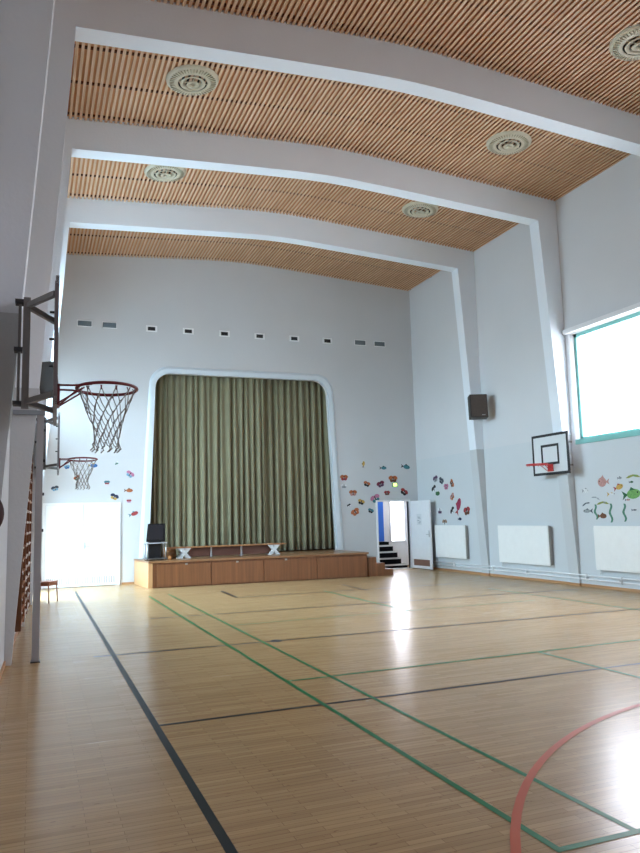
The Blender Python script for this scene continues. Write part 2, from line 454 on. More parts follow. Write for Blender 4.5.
# left wall, garden doors between the last frame and the end wall, skewed slightly like the room
LW0, LW1, LWZ = 16.55, 18.75, 2.55
outer = [(YB, 0), (LW0, 0), (LW0, LWZ), (LW1, LWZ), (LW1, 0), (YF + .1, 0), (YF + .1, 8.95), (YB, 8.95)]
MB_l = MB().prism(outer, [[(16.6, 4.3), (19.1, 4.3), (19.1, 5.3), (16.6, 5.3)], [(13.1, 3.0), (15.8, 3.0), (15.8, 6.6), (13.1, 6.6)], [(9.75, 3.5), (11.1, 3.5), (11.1, 5.4), (9.75, 5.4)]], 0.0, -0.28, lambda u, v, d: (XL(u) + d, u, v))  # holes in the two bays before the last are added to let light in
wl = struct(MB_l.build('wall_left', WHITE))

# end wall with the stage opening and the stair door
def arc2(cx, cz, rx, rz, a0, a1, n=10):
    return [(cx + rx * math.cos(math.radians(a0 + (a1 - a0) * i / n)), cz + rz * math.sin(math.radians(a0 + (a1 - a0) * i / n))) for i in range(n + 1)]
def arch(ib, it, jt, jb, zb_, zt, r):     # left-bottom x, left-top x, right-top x, right-bottom x
    p = [(jb, zb_)]
    p += arc2(jt - r, zt - r, r, r, 4, 90) + arc2(it + r, zt - r + 0.0, r, r, 90, 176)
    p += [(ib, zb_)]
    return p
A_in = arch(2.84, 3.00, 7.99, 8.16, 0.62, 5.55, 0.42)
A_out = arch(2.59, 2.84, 8.17, 8.39, 0.62, 5.74, 0.52)
D0, D1, DZ = 9.50, 10.54, 1.985
outer = [(-0.3, 0), (D0, 0), (D0, DZ), (D1, DZ), (D1, 0), (XR + .9, 0), (XR + .9, 9.05), (-0.3, 9.05)]
struct(MB().prism(outer, [A_in], YF, YF + 0.12, lambda u, v, d: (u, d, v)).build('wall_end', ENDW))
# casing of the arch as a ring
n = len(A_in); vs = []; fs = []
for (u, v) in A_in: vs.append((u, YF - 0.055, v))
for (u, v) in A_out: vs.append((u, YF - 0.020, v))
for (u, v) in A_out: vs.append((u, YF + 0.01, v))
for (u, v) in A_in: vs.append((u, YF + 0.01, v))
# mid ridge
for (a, c) in zip(A_in, A_out): vs.append((a[0] * .35 + c[0] * .65, YF - 0.055, a[1] * .35 + c[1] * .65))
for i in range(n - 1):
    fs += [(i, i + 1, 4 * n + i + 1, 4 * n + i), (4 * n + i, 4 * n + i + 1, n + i + 1, n + i), (n + i, n + i + 1, 2 * n + i + 1, 2 * n + i), (3 * n + i, 3 * n + i + 1, i + 1, i)]
for i in (0, n - 1): fs.append((i, 4 * n + i, n + i, 2 * n + i, 3 * n + i))
struct(MB().add(vs, fs).build('trim_stage', mat('stage_casing_paint', (0.66, 0.72, 0.77, 1), 0.4)))

# wall behind the camera with two windows
wbk = struct(MB().prism([(cx0 - .3, 0), (XR + .3, 0), (XR + .3, 9.0), (cx0 - .3, 9.0)], [[(6.8, 3.4), (8.8, 3.4), (8.8, 5.0), (6.8, 5.0)]],
                 YB, YB - 0.25, lambda u, v, d: (u, d, v)).build('wall_back', WHITE))

# backstage shell behind the curtain
struct(flatbox('wall_backstage', DARKROOM, (2.0, 9.2, 22.2, 22.35, 0, 6.4), (2.0, 9.3, YF + .12, 22.3, 6.3, 6.4),
               (1.9, 2.0, YF + .12, 22.3, 0, 6.4), (9.0, 9.1, YF + .12, 22.3, 0, 6.4)))
# stair lobby shell behind the small door
lob = MB(); LY = 21.0; LX = 11.6
lob.box(9.0, 9.05, YF + .12, LY, 0, 3.0); lob.box(LX, LX + 0.1, YF + .12, LY, 0, 3.0)
lob.box(9.0, LX, YF + .12, LY + .1, 2.95, 3.05)
lob.prism([(9.0, 0), (LX, 0), (LX, 3.0), (9.0, 3.0)], [[(10.66, 0.76), (11.14, 0.76), (11.14, 2.3), (10.66, 2.3)]], LY, LY + .1, lambda u, v, d: (u, d, v))
struct(lob.build('wall_lobby', WPAINT))

# windows
def window_x(name, x, y0, y1, z0, z1, side, pane_m, frame_m, yl=None):
    """window in a wall of constant x (side +1 right wall, -1 left)"""
    X = (lambda y: x) if yl is None else yl
    d0, d1 = 0.10 * side, 0.17 * side; f = 0.075
    def P(a, c, lo, hi, z0_, z1_):
        return [(X(a) + lo, a, z0_), (X(a) + hi, a, z0_), (X(c) + hi, c, z0_), (X(c) + lo, c, z0_), (X(a) + lo, a, z1_), (X(a) + hi, a, z1_), (X(c) + hi, c, z1_), (X(c) + lo, c, z1_)]
    fr = MB()
    fr.hexa(P(y0, y1, d0, d1, z0, z0 + f)); fr.hexa(P(y0, y1, d0, d1, z1 - f, z1))
    fr.hexa(P(y0, y0 + f, d0, d1, z0, z1)); fr.hexa(P(y1 - f, y1, d0, d1, z0, z1))
    fo = struct(fr.build(name, frame_m))
    MB().add([(X(y0) + d1, y0, z0), (X(y1) + d1, y1, z0), (X(y1) + d1, y1, z1), (X(y0) + d1, y0, z1)], [(0, 1, 2, 3)]).build('window_pane', pane_m, fo, recalc=False)
    return fo
def glass():
    m = bpy.data.materials.new('window_glass'); m.use_nodes = True; nt = m.node_tree; nt.nodes.clear()
    t_ = nt.nodes.new('ShaderNodeBsdfTransparent'); t_.inputs[0].default_value = (0.95, 0.98, 0.98, 1)
    g_ = nt.nodes.new('ShaderNodeBsdfGlossy'); g_.inputs['Roughness'].default_value = 0.02
    x_ = nt.nodes.new('ShaderNodeMixShader'); x_.inputs[0].default_value = 0.06; o_ = nt.nodes.new('ShaderNodeOutputMaterial')
    nt.links.new(t_.outputs[0], x_.inputs[1]); nt.links.new(g_.outputs[0], x_.inputs[2]); nt.links.new(x_.outputs[0], o_.inputs[0])
    return m
GLASS = glass()
SCREENG = glass(); SCREENG.name = 'sun_screen_glass'
SCREENG.node_tree.nodes['Transparent BSDF'].inputs[0].default_value = (.56, .59, .59, 1)
BLINDG = glass(); BLINDG.name = 'frosted_stair_glass'
BLINDG.node_tree.nodes['Transparent BSDF'].inputs[0].default_value = (.62, .64, .65, 1)
for i, (a, c) in enumerate(wins):
    window_x('window_%d' % (i + 1), XR, a, c, WZ0, WZ1, 1, SCREENG, TEAL)
    portal((XR + .24, (a + c) / 2, (WZ0 + WZ1) / 2), (-1, 0, 0), c - a, WZ1 - WZ0)
for i, (a, c) in enumerate(wins):      # projecting sills
    MB().box(XR - 0.035, XR + 0.27, a - 0.02, c + 0.02, WZ0 - 0.085, WZ0 + 0.02, b=0.006).build('window_sill', TEAL, bpy.data.objects['window_%d' % (i + 1)])
    MB().box(XR - 0.012, XR + 0.02, c, c + 0.06, WZ0 - 0.04, WZ1).build('window_casing', WPAINT, bpy.data.objects['window_%d' % (i + 1)])
window_x('window_4', 0, LW0, LW1, 0.02, LWZ, -1, GLASS, WPAINT, XL)
portal((XL(18) - .3, (LW0 + LW1) / 2, 1.3), (1, 0, 0), LW1 - LW0, 2.6)
for nm, a, c, z0_, z1_ in (('window_5', 16.6, 19.1, 4.3, 5.3), ('window_8', 13.1, 15.8, 3.0, 6.6), ('window_9', 9.75, 11.1, 3.5, 5.4)):  # the openings in the two nearer bays are added, unseen, for extra light
    window_x(nm, 0, a, c, z0_, z1_, -1, GLASS, WPAINT, XL)
    portal((XL((a + c) / 2) - .32, (a + c) / 2, (z0_ + z1_) / 2), (1, 0, 0), c - a, z1_ - z0_)
w8 = struct(flatbox('window_6', WPAINT, (6.8, 6.86, YB - .15, YB - .08, 3.4, 5.0), (8.74, 8.8, YB - .15, YB - .08, 3.4, 5.0), (6.86, 8.74, YB - .15, YB - .08, 3.4, 3.46), (6.86, 8.74, YB - .15, YB - .08, 4.94, 5.0)))
MB().add([(6.8, YB - .15, 3.4), (8.8, YB - .15, 3.4), (8.8, YB - .15, 5.0), (6.8, YB - .15, 5.0)], [(0, 1, 2, 3)]).build('window_pane', GLASS, w8, recalc=False)
portal((7.8, YB - .2, 4.2), (0, 1, 0), 2.0, 1.6)
w9 = struct(flatbox('window_7', WPAINT, (10.61, 11.18, LY - .03, LY - .001, 0.73, 0.77), (10.61, 10.66, LY - .03, LY - .001, 0.77, 2.32), (11.14, 11.18, LY - .03, LY - .001, 0.77, 2.32)))
MB().add([(10.59, LY + .05, .76), (11.12, LY + .05, .76), (11.12, LY + .05, 2.3), (10.59, LY + .05, 2.3)], [(0, 1, 2, 3)]).build('window_pane', BLINDG, w9, recalc=False)
portal((10.855, LY + .09, 1.53), (0, -1, 0), .53, 1.54)

# ---- portal frames: tapering columns and bent beams
def frame(y):
    xl = XL(y); y1 = y + FT
    li0, li1 = (xl + 0.03, xl + 0.60) if y < 8 else (xl + 0.075, xl + 0.66); ri0, ri1 = XR - 0.035, XR - 0.515
    bxs = xsamples(li1, ri1, 26)
    b = MB()
    zk_l, zk_r = zb(li1), zb(ri1)
    # left column, right column
    xl_b = XL(y1)
    b.hexa([(xl - .02, y, 0), (li0, y, 0), (li0, y1, 0), (xl_b - .02, y1, 0), (xl - .02, y, zk_l), (li1, y, zk_l), (li1, y1, zk_l), (xl_b - .02, y1, zk_l)])
    b.hexa([(ri0, y, 0), (XR + .02, y, 0), (XR + .02, y1, 0), (ri0, y1, 0), (ri1, y, zk_r), (XR + .02, y, zk_r), (XR + .02, y1, zk_r), (ri1, y1, zk_r)])
    def seg(a, c, za, zc_):
        b.hexa([(a, y, za), (c, y, zc_), (c, y1, zc_), (a, y1, za), (a, y, zc(a) + .04), (c, y, zc(c) + .04), (c, y1, zc(c) + .04), (a, y1, zc(a) + .04)])
    seg(xl - .02, li1, zk_l, zk_l)
    for i in range(26): seg(bxs[i], bxs[i + 1], zb(bxs[i]), zb(bxs[i + 1]))
    seg(ri1, XR + .02, zk_r, zk_r)
    return b
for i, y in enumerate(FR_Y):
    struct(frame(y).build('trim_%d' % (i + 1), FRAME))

# baseboards (split between the columns so that nothing overlaps)
def bays(y0, y1):
    out = []; c = y0
    for y in FR_Y:
        if y > c and y < y1: out.append((c, y)); c = y + FT
    out.append((c, y1)); return out
b = MB()
for a, c in bays(YB, YF): b.box(XR - 0.018, XR, a, c, 0, 0.055)
for y in FR_Y: b.box(XR - .055, XR, y - .012, y, 0, .055); b.box(XR - .055, XR - .036, y, y + FT, 0, .055)
struct(b.build('baseboard_right', BASEW))
b = MB()
for a, c in bays(YB, LW0 - .05):
    b.hexa([(XL(a), a, 0), (XL(a) + .018, a, 0), (XL(c) + .018, c, 0), (XL(c), c, 0), (XL(a), a, .055), (XL(a) + .018, a, .055), (XL(c) + .018, c, .055), (XL(c), c, .055)])
struct(b.build('baseboard_left', BASEW))
struct(flatbox('baseboard_end', BASEW, (2.16, 2.50, YF - .018, YF, 0, .05), (9.1, 9.44, YF - .018, YF, 0, .05), (10.58, XR - .02, YF - .018, YF, 0, .05)))

# ================================================================= DOORS IN THE END WALL
d1 = struct(flatbox('door_1', DOORW, (0.24, 0.30, YF - .045, YF, 0, 2.10), (2.06, 2.12, YF - .045, YF, 0, 2.10), (0.30, 2.06, YF - .045, YF, 2.045, 2.10)))
for a, c in ((0.305, 1.205), (1.215, 2.055)):
    lf = MB().box(a, c, YF - .035, YF - .004, 0.012, 2.04, b=0.003).build('door_leaf', DOORW, d1)
    g = MB(); x = a + 0.06
    while x < c - 0.06:
        g.box(x, x + 0.012, YF - .037, YF - .034, 0.07, 0.24); x += 0.042
    g.build('ventilation_slots', mat('slot_shadow_brown', (0.16, 0.07, 0.06, 1), 0.8), lf)
h = MB().box(1.235, 1.275, YF - .042, YF - .034, 0.93, 1.11, b=.003)
h.tube([(1.255, YF - .04, 1.0), (1.255, YF - .085, 1.0), (1.38, YF - .085, 0.995)], 0.010, 8)
h.build('door_handle', CHROME, d1)

# small door to the stage stairs
d2 = struct(flatbox('door_2', DOORW, (D0 - .05, D0, YF - .03, YF + .12, 0, DZ + .05), (D1, D1 + .05, YF - .03, YF + .12, 0, DZ + .05), (D0, D1, YF - .03, YF + .12, DZ, DZ + .05), (D0, D1, YF, YF + .1, 0, 0.015)))
ang = math.atan2(18.40 - 19.52, 10.64 - 10.57)
T = Matrix.Translation((10.575, 19.50, 0)) @ Matrix.Rotation(ang, 4, 'Z')     # local x runs along the leaf
lf = MB().box(0, 1.06, -0.02, 0.02, 0.02, 1.99, None, T, 0.003).build('door_leaf', DOORW, d2)
MB().box(0.12, 0.96, -0.023, -0.0205, 0.10, 0.28, None, T).build('kick_vent', mat('kick_vent_brown', (0.22, 0.11, 0.08, 1), 0.6), lf)
pp = MB().box(0.36, 0.62, -0.0235, -0.0205, 1.28, 1.60, mat('notice_paper', (0.72, 0.73, 0.74, 1), 0.8), T)
gm = mat('notice_ink', (0.15, 0.17, 0.2, 1), 0.8)
for zz, a, c in ((1.50, .41, .53), (1.47, .45, .57), (1.40, .40, .50), (1.36, .48, .58), (1.33, .44, .55)):
    pp.box(a, c, -0.0245, -0.0232, zz, zz + 0.012, gm, T)
pp.build('paper_notice', None, lf)
h = MB(); h.box(0.97, 1.01, -0.03, -0.0205, 0.93, 1.12, None, T)
h.add(*[[(0.99, -.03, 1.02), (0.99, -.06, 1.02), (0.99, -.06, 1.0), (0.87, -.06, 1.02), (0.87, -.06, 1.0), (0.87, -.045, 1.02), (.87, -.045, 1.0), (0.99, -.03, 1.0)], [(1, 3, 4, 2), (3, 5, 6, 4), (0, 1, 2, 7), (0, 5, 3, 1), (7, 2, 4, 6)]], None, False, T)
h.build('door_handle', CHROME, lf)

# stairs in the lobby: black risers, white nosings
b = MB(); xr = [10.64, 10.52, 10.49, 10.43]
nos = mat('stair_nosing_white', (0.72, 0.72, 0.72, 1), 0.5); blk = mat('stair_riser_black', (0.008, 0.008, 0.01, 1), 0.9, spec=0.05)
for i in range(4):
    y0 = YF + 0.40 + 0.17 * i; z1 = 0.115 + 0.185 * i
    b.box(9.25, xr[i], y0, y0 + 0.17, 0.0, z1, blk)
    b.box(9.25, xr[i] + .01, y0 - .02, y0, z1 - 0.045, z1 + .004, nos)
struct(b.build('trim_7', None))
st = bpy.data.objects['trim_7']
area('lobby_fill_light', (10.4, 20.2, 2.9), (0, 0, -1), .6, .3, 3, (1, .97, .92))  # added fill light to brighten the lobby, not a real fitting
flatbox('landing', blk, (9.1, 10.38, YF + 1.08, LY, 0, 0.76), parent=st)
tag(MB().box(9.3, 10.36, LY - .10, LY - .05, 0.77, 2.3, b=.004).build('blue_door', BLUE), 'bright blue door standing at the top of the stairs behind the small doorway', 'door')
struct(bpy.data.objects['blue_door']); bpy.data.objects['blue_door'].name = 'door_3'

# ================================================================= STAGE
def skx(x, y):   # front edge of the platform
    return y
ZS = 0.635
def FY_(x): return 17.92 + (17.62 - 17.92) * (x - 2.62) / (8.22 - 2.62)
stg = thing('stage_platform', 'low brown wooden stage platform in front of the green curtain', 'stage', (5.4, 18.6, 0))
def L(p): return (p[0] - 5.4, p[1] - 18.6, p[2])
def sbuild(b, name, m, parent=stg):
    b.v = [L(p) for p in b.v]; return b.build(name, m, parent)
b = MB(); b.hexa([(2.60, FY_(2.6) - .03, ZS - .045), (8.25, FY_(8.25) - .03, ZS - .045), (8.25, YF - .06, ZS - .045), (2.46, YF - .06, ZS - .045),
         (2.60, FY_(2.6) - .03, ZS), (8.25, FY_(8.25) - .03, ZS), (8.25, YF - .06, ZS), (2.46, YF - .06, ZS)])
sbuild(b, 'deck', STAGET)
b = MB(); b.hexa([(2.66, FY_(2.66) + .02, 0), (8.22, FY_(8.22) + .02, 0), (8.22, YF - .06, 0), (2.52, YF - .06, 0),
         (2.66, FY_(2.66) + .02, ZS - .045), (8.22, FY_(8.22) + .02, ZS - .045), (8.22, YF - .06, ZS - .045), (2.52, YF - .06, ZS - .045)])
sbuild(b, 'frame', STAGEW)
# inner deck continues behind the opening
sbuild(MB().box(2.05, 8.95, YF + .13, 20.9, 0.55, ZS - 0.012), 'inner_deck', STAGET)
sbuild(MB().hexa([(2.60, FY_(2.6) + .01, 0), (2.64, FY_(2.6) + .01, 0), (2.50, YF - .07, 0), (2.47, YF - .07, 0), (2.60, FY_(2.6) + .01, ZS - .05), (2.64, FY_(2.6) + .01, ZS - .05), (2.50, YF - .07, ZS - .05), (2.47, YF - .07, ZS - .05)]), 'side_panel', STAGES)
sbuild(MB().hexa([(2.60, FY_(2.6) - .015, 0), (2.70, FY_(2.7) - .015, 0), (2.70, FY_(2.7) + .02, 0), (2.60, FY_(2.6) + .02, 0), (2.60, FY_(2.6) - .015, ZS - .05), (2.70, FY_(2.7) - .015, ZS - .05), (2.70, FY_(2.7) + .02, ZS - .05), (2.60, FY_(2.6) + .02, ZS - .05)]), 'corner_post', STAGES)
pe = [2.80, 4.10, 5.42, 6.82, 8.20]
for i in range(4):
    a, c = pe[i] + .012, pe[i + 1] - .012
    p = sbuild(MB().hexa([(a, FY_(a) - .012, .03), (c, FY_(c) - .012, .03), (c, FY_(c) + .02, .03), (a, FY_(a) + .02, .03),
                 (a, FY_(a) - .012, ZS - .085), (c, FY_(c) - .012, ZS - .085), (c, FY_(c) + .02, ZS - .085), (a, FY_(a) + .02, ZS - .085)]), 'storage_panel', STAGEW)
    if i < 3:
        xm = (3.5, 4.75, 6.0)[i]
        sbuild(MB().box(xm - .03, xm + .03, FY_(xm) - .022, FY_(xm) - .012, ZS - .115, ZS - .075, b=.003), 'catch', CHROME, p)
# steps
stp = thing('stage_steps', 'small brown wooden steps at the right end of the stage', 'steps', (8.7, 18.0, 0))
for i, (x0, x1, z) in enumerate(((8.262, 8.49, .50), (8.49, 8.74, .335), (8.74, 8.98, .17))):
    b = MB().box(x0 - 8.7, x1 - 8.7, -.35, 0.55, 0, z, b=.004); b.build('step', STAGEW, stp)

# curtains: two halves with irregular folds
def curtain(x0, x1, z0, z1, yy, nf, seed, label):
    rnd = random.Random(seed); n = nf * 10
    ph = [0]; 
    for i in range(n): ph.append(ph[-1] + 2 * math.pi / 10 * rnd.uniform(.55, 1.5))
    amp = [0.05 + .075 * rnd.random() for _ in range(nf * 3 + 2)]
    rows = 14; vs = []; fs = []
    for j in range(rows + 1):
        t = j / rows; z = z1 + (z0 - z1) * t
        for i in range(n + 1):
            a = amp[int(i / 10 * 3) % len(amp)] * (0.55 + 0.45 * t)
            k = i / 10 * 3 % 1
            y = yy + a * math.sin(ph[i] * 0.9 + .25 * math.sin(3 * t + i * .13)) + .02 * math.sin(i * .31 + 2 * t)
            x = x0 + (x1 - x0) * i / n + .012 * math.sin(ph[i] * .5 + t * 2)
            vs.append((x, y, z))
    W = n + 1
    for j in range(rows):
        for i in range(n): fs.append((j * W + i, j * W + i + 1, (j + 1) * W + i + 1, (j + 1) * W + i))
    o = MB().add(vs, fs, CURT, True).build('stage_curtain', None, origin=((x0 + x1) / 2, yy, z0), recalc=False)
    md = o.modifiers.new('thick', 'SOLIDIFY'); md.thickness = 0.008
    return tag(o, label, 'curtain')
curtain(2.55, 6.12, ZS + .02, 5.85, YF + .36, 22, 3, 'wide olive green stage curtain, left half up to the overlap right of centre')
curtain(6.05, 8.75, ZS + .02, 5.85, YF + .50, 15, 5, 'narrower olive green stage curtain hanging on the right of the overlap')

# bench on the stage
bn = thing('gym_bench', 'long low wooden gym bench with white splayed feet on the stage', 'bench', (4.72, 18.72, ZS))
MB().box(-1.62, 1.60, -.13, .13, .255, .29, b=.006).build('seat', BENCHW, bn)
MB().box(-1.0, 1.2, -.02, .02, .03, .255).build('beam', mat('bench_dark_wood', (0.10, 0.035, 0.02, 1), .5), bn)  # beam in its own darker brown wood
for xx in (-1.12, 1.25):
    b = MB()
    b.prism([(-.17, 0), (-.05, 0), (0.0, .10), (.05, 0), (.17, 0), (.06, .13), (.17, .255), (.02, .255), (0, .2), (-.03, .255), (-.17, .255), (-.06, .13)], [], -.12, -.08, lambda u, v, d, xx=xx: (xx + u, d, v))
    b.prism([(-.17, 0), (-.05, 0), (0.0, .10), (.05, 0), (.17, 0), (.06, .13), (.17, .255), (.02, .255), (0, .2), (-.03, .255), (-.17, .255), (-.06, .13)], [], .08, .12, lambda u, v, d, xx=xx: (xx + u, d, v))
    b.build('foot', mat('bench_foot_grey', (.62, .65, .66, 1), .5), bn)
for xx in (-.42, .38):
    MB().box(xx - .02, xx + .02, -.05, .05, 0, .255).build('strut', POSTM, bn)
tag(MB().tube([(3.13, 18.99, ZS + .122), (3.28, 18.99, ZS + .122), (3.44, 18.99, ZS + .122)], .12, 20).build('rolled_mat', BENCHW, origin=(3.28, 18.99, ZS)),
    'short rust brown roll lying at the left end of the bench', 'roll')
ob = MB(); ob.lathe([(0.0, 0), (.035, .0), (.05, .03), (.04, .07), (0, .09)], 16, None, (0, 0, 0))
o = ob.build('orange_ball', mat('pale_orange_rubber', (.8, .36, .12, 1), .5)); o.location = (3.2, 18.45, ZS)
tag(o, 'tiny pale orange object on the stage edge before the brown roll', 'ball')

# black television on a light trolley at the stage's left end
tv = thing('television_trolley', 'light metal trolley with a dark cabinet at the left end of the stage', 'trolley', (2.84, 18.5, ZS))
b = MB()
for sx_, sy_ in ((-.21, -.2), (.24, -.2), (-.21, .2), (.24, .2)): MB().tube([(sx_, sy_, 0.03), (sx_, sy_, .42)], .014, 8).build('leg', CHROME, tv)
MB().box(-.24, .27, -.23, .23, .405, .43, b=.004).build('shelf', mat('trolley_shelf', (.45, .46, .5, 1), .4), tv)
MB().box(-.17, .13, -.15, .18, .05, .40, b=.01).build('cabinet', BLKGLOSS, tv)
MB().box(-.24, .27, -.23, .23, .03, .05).build('lower_shelf', mat('trolley_shelf_dark', (.1, .1, .1, 1), .4), tv)
b = MB()
for sx_ in (-.21, .24):
    for sy_ in (-.2, .2): MB().tube([(sx_ - .01, sy_, .02), (sx_ + .01, sy_, .02)], .02, 10).build('castor', BLACK, tv)
tvs = thing('television', 'bulky black television on top of the light trolley', 'television', (2.84, 18.5, ZS + .43))
b = MB(); b.hexa([(-.24, -.2, .02), (.22, -.2, .02), (.14, .26, .06), (-.16, .26, .06), (-.20, -.2, .46), (.22, -.2, .46), (.14, .26, .38), (-.14, .26, .38)]); b.build('housing', BLKGLOSS, tvs)
MB().box(-.2, .18, -.212, -.2, .08, .42, b=.004).build('screen', mat('dull_screen', (.018, .016, .020, 1), .35, spec=.25), tvs)
MB().box(-.15, .13, -.15, .12, 0, .03).build('foot', BLACK, tvs)

# ================================================================= WALL VENTS
VM = mat('vent_paint', (.85, .85, .85, 1), .5)
def vent_big(x, lab):
    t = thing('air_vent', lab, 'vent', (x, YF, 6.78), 0, 'air vents in a row above the stage')
    b = MB(); b.box(-.19, .19, -.02, 0, -.085, -.07); b.box(-.19, .19, -.02, 0, .07, .085); b.box(-.19, -.175, -.02, 0, -.07, .07); b.box(.175, .19, -.02, 0, -.07, .07)
    b.build('frame', VM, t)
    b = MB(); 
    for i in range(6): b.box(-.175, .175, -.014, -.006, -.065 + i * .0225, -.052 + i * .0225)
    b.box(-.175, .175, -.005, 0, -.07, .07); b.build('louvre', GREYM, t)
def vent_small(x, lab):
    t = thing('air_vent', lab, 'vent', (x, YF, 6.77), 0, 'air vents in a row above the stage')
    b = MB(); b.box(-.15, .15, -.02, 0, -.09, -.06); b.box(-.15, .15, -.02, 0, .045, .08); b.box(-.15, -.10, -.02, 0, -.06, .045); b.box(.10, .15, -.02, 0, -.06, .045)
    b.build('frame', VM, t)
    MB().box(-.10, .10, -.006, 0, -.06, .045).build('opening', BLACK, t)
for x, l_ in ((1.17, 'blue-grey slotted vent, leftmost of the row on the end wall'), (1.80, 'blue-grey slotted vent, second from the left above the double doors'),
              (9.11, 'grey slotted vent right of the last black square vent'), (9.76, 'grey slotted vent, rightmost of the row near the corner')): vent_big(x, l_)
for x, l_ in ((2.90, 'white-rimmed vent with black opening above the arch\'s left corner'), (3.90, 'white-rimmed black vent, second square one from the left'),
              (4.92, 'white-rimmed black vent, third square one from the left'), (5.95, 'white-rimmed black vent, third square one from the right'),
              (7.00, 'white-rimmed black vent, second square one from the right'), (8.04, 'white-rimmed black vent above the arch\'s right corner')): vent_small(x, l_)

# exit light
ex = thing('exit_light', 'small glowing green exit light above the open doorway', 'sign', (10.09, YF, 2.43))
MB().box(-.075, .075, -.05, 0, 0, .11, b=.006).build('housing', mat('exit_housing', (.1, .25, .12, 1), .5), ex)
MB().box(-.06, .06, -.052, -.05, .012, .098).build('lit_panel', emit('exit_green', (.45, 1.0, .12, 1), 1.3), ex)

# ================================================================= CEILING DIFFUSERS
def diffuser():
    t = thing('ceiling_diffuser', 'x', 'vent', (0, 0, 0), 0, 'round ceiling air diffusers')
    MB().lathe([(.43, .0), (.425, -.018), (.36, -.045), (.25, -.065), (.235, -.06), (.235, .0), (.42, .0)], 40).build('dish', DIFF, t)
    MB().lathe([(.235, -.055), (.225, .005), (.0, .006)], 32).build('throat', DIFFD, t)
    MB().lathe([(.205, -.070), (.19, -.082), (.13, -.045), (.14, -.038), (.205, -.070)], 32).build('cone_ring', DIFF, t)
    MB().lathe([(.105, -.085), (.09, -.095), (.0, -.06), (.0, -.05), (.105, -.085)], 24).build('inner_cone', DIFF, t)
    b = MB()
    for i in range(44):
        T = Matrix.Rotation(2 * math.pi * i / 44, 4, 'Z'); b.box(.29, .375, -.0035, .0035, -.0622, -.048, None, T)
    b.build('slot', mat('slot_olive', (.34, .31, .22, 1), .7), t)
    MB().box(-.24, .24, -.010, .010, -.055, -.04).build('crossbar', DIFF, t)
    MB().box(-.010, .010, -.24, .24, -.055, -.04).build('crossbar', DIFF, t)
    return t
df = diffuser()
dl = [(2.28, 11.02, 'round cream ceiling diffuser nearest on the left, in the second visible bay'), (2.40, 14.35, 'round cream ceiling diffuser farther back on the left, in the third bay'),
      (8.46, 11.03, 'round cream ceiling diffuser on the right of the second visible bay'), (8.35, 14.33, 'round cream ceiling diffuser, smallest, right side of the third bay'),
      (8.52, 7.80, 'round ceiling diffuser cut off by the upper right picture edge')]
for i, (x, y, l_) in enumerate(dl):
    o = df if i == 0 else copy_tree(df)
    o.location = (x, y, zc(x) - 0.012); o['label'] = l_
    o.rotation_euler = (0, -math.atan((zc(x + .1) - zc(x - .1)) / .2), 0)

# ================================================================= RADIATORS AND PIPES
def radiator(y0, y1, lab):
    z0, z1 = .375, 1.265; xw = XR - .004
    t = thing('radiator', lab, 'radiator', (xw - .06, (y0 + y1) / 2, z0), 0, 'white panel radiators on the right wall')
    hy = (y1 - y0) / 2; h = z1 - z0
    b = MB().box(-.055, -.035, -hy, hy, 0, h, b=.006)
    for i in range(int(hy * 2 / .045)):
        yy = -hy + .03 + i * .045
        b.box(-.0575, -.054, yy, yy + .022, .04, h - .04)
    b.build('front_panel', RAD, t)
    MB().box(.015, .035, -hy + .01, hy - .01, .01, h - .01, b=.005).build('rear_panel', RAD, t)
    for sg in (-1, 1): MB().box(-.035, .03, sg * hy - .012, sg * hy + .012, .015, h - .015).build('side_grille', RADG, t)
    b = MB(); b.box(-.034, .014, -hy + .013, hy - .013, h - .02, h - .008)
    for k in range(int(hy * 2 / .03)): b.box(-.034, .014, -hy + .02 + k * .03, -hy + .026 + k * .03, h - .009, h - .002)
    b.build('top_grille', RADG, t)
    for q_ in (-hy + .2, hy - .24): MB().box(.035, .06, q_, q_ + .04, .1, h - .05).build('bracket', RADG, t)
    b = MB(); b.tube([(-.01, hy - .06, 0.01), (-.01, hy - .06, -.10)], .011, 8); b.build('riser_pipe', WPAINT, t)
    return t
radiator(16.86, 18.42, 'white radiator beside the open door, farthest from the camera')
radiator(13.46, 15.36, 'white radiator under the basketball hoop, between two columns')
radiator(9.9, 12.02, 'white radiator under the fish drawings, cut by the right edge')
pt = thing('heating_pipes', 'white heating pipes running low along the right wall', 'pipes', (XR - .004, 12, 0))
for z, xo in ((.235, -.05), (.155, -.05)):
    MB().tube([(xo, 6.4 - 12, z), (xo, 19.3 - 12, z)], .017, 8).build('pipe', WPAINT, pt)
for yy in (6.5, 8.6, 10.6, 12.40, 14.4, 15.75, 17.6):
    MB().box(-.065, 0, yy - 12 - .012, yy - 12 + .012, .13, .26).build('pipe_clip', WPAINT, pt)
vv = MB(); vv.tube([(-.05, -.6, .12), (-.05, -.6, .27)], .02, 10); vv.tube([(-.05, -.6, .20), (-.11, -.6, .20)], .022, 10); vv.build('valve', CHROME, pt)

# ================================================================= BLINDS
def blind(y0, y1, lab):
    t = thing('roller_blind', lab, 'blind', (XR - .055, (y0 + y1) / 2, WZ1 + .06), 0, 'roller blind cases above the right windows')
    hy = (y1 - y0) / 2
    MB().box(-.05, .05, -hy, hy, -.05, .05, b=.012).build('cassette', WPAINT, t)
    MB().box(-.052, .054, -hy - .008, -hy, -.055, .055, b=.002).build('end_cap', POSTM, t)
    MB().box(-.052, .054, hy, hy + .008, -.055, .055, b=.002).build('end_cap', POSTM, t)
blind(9.68, 12.57, 'white roller blind case along the top of the visible high window')

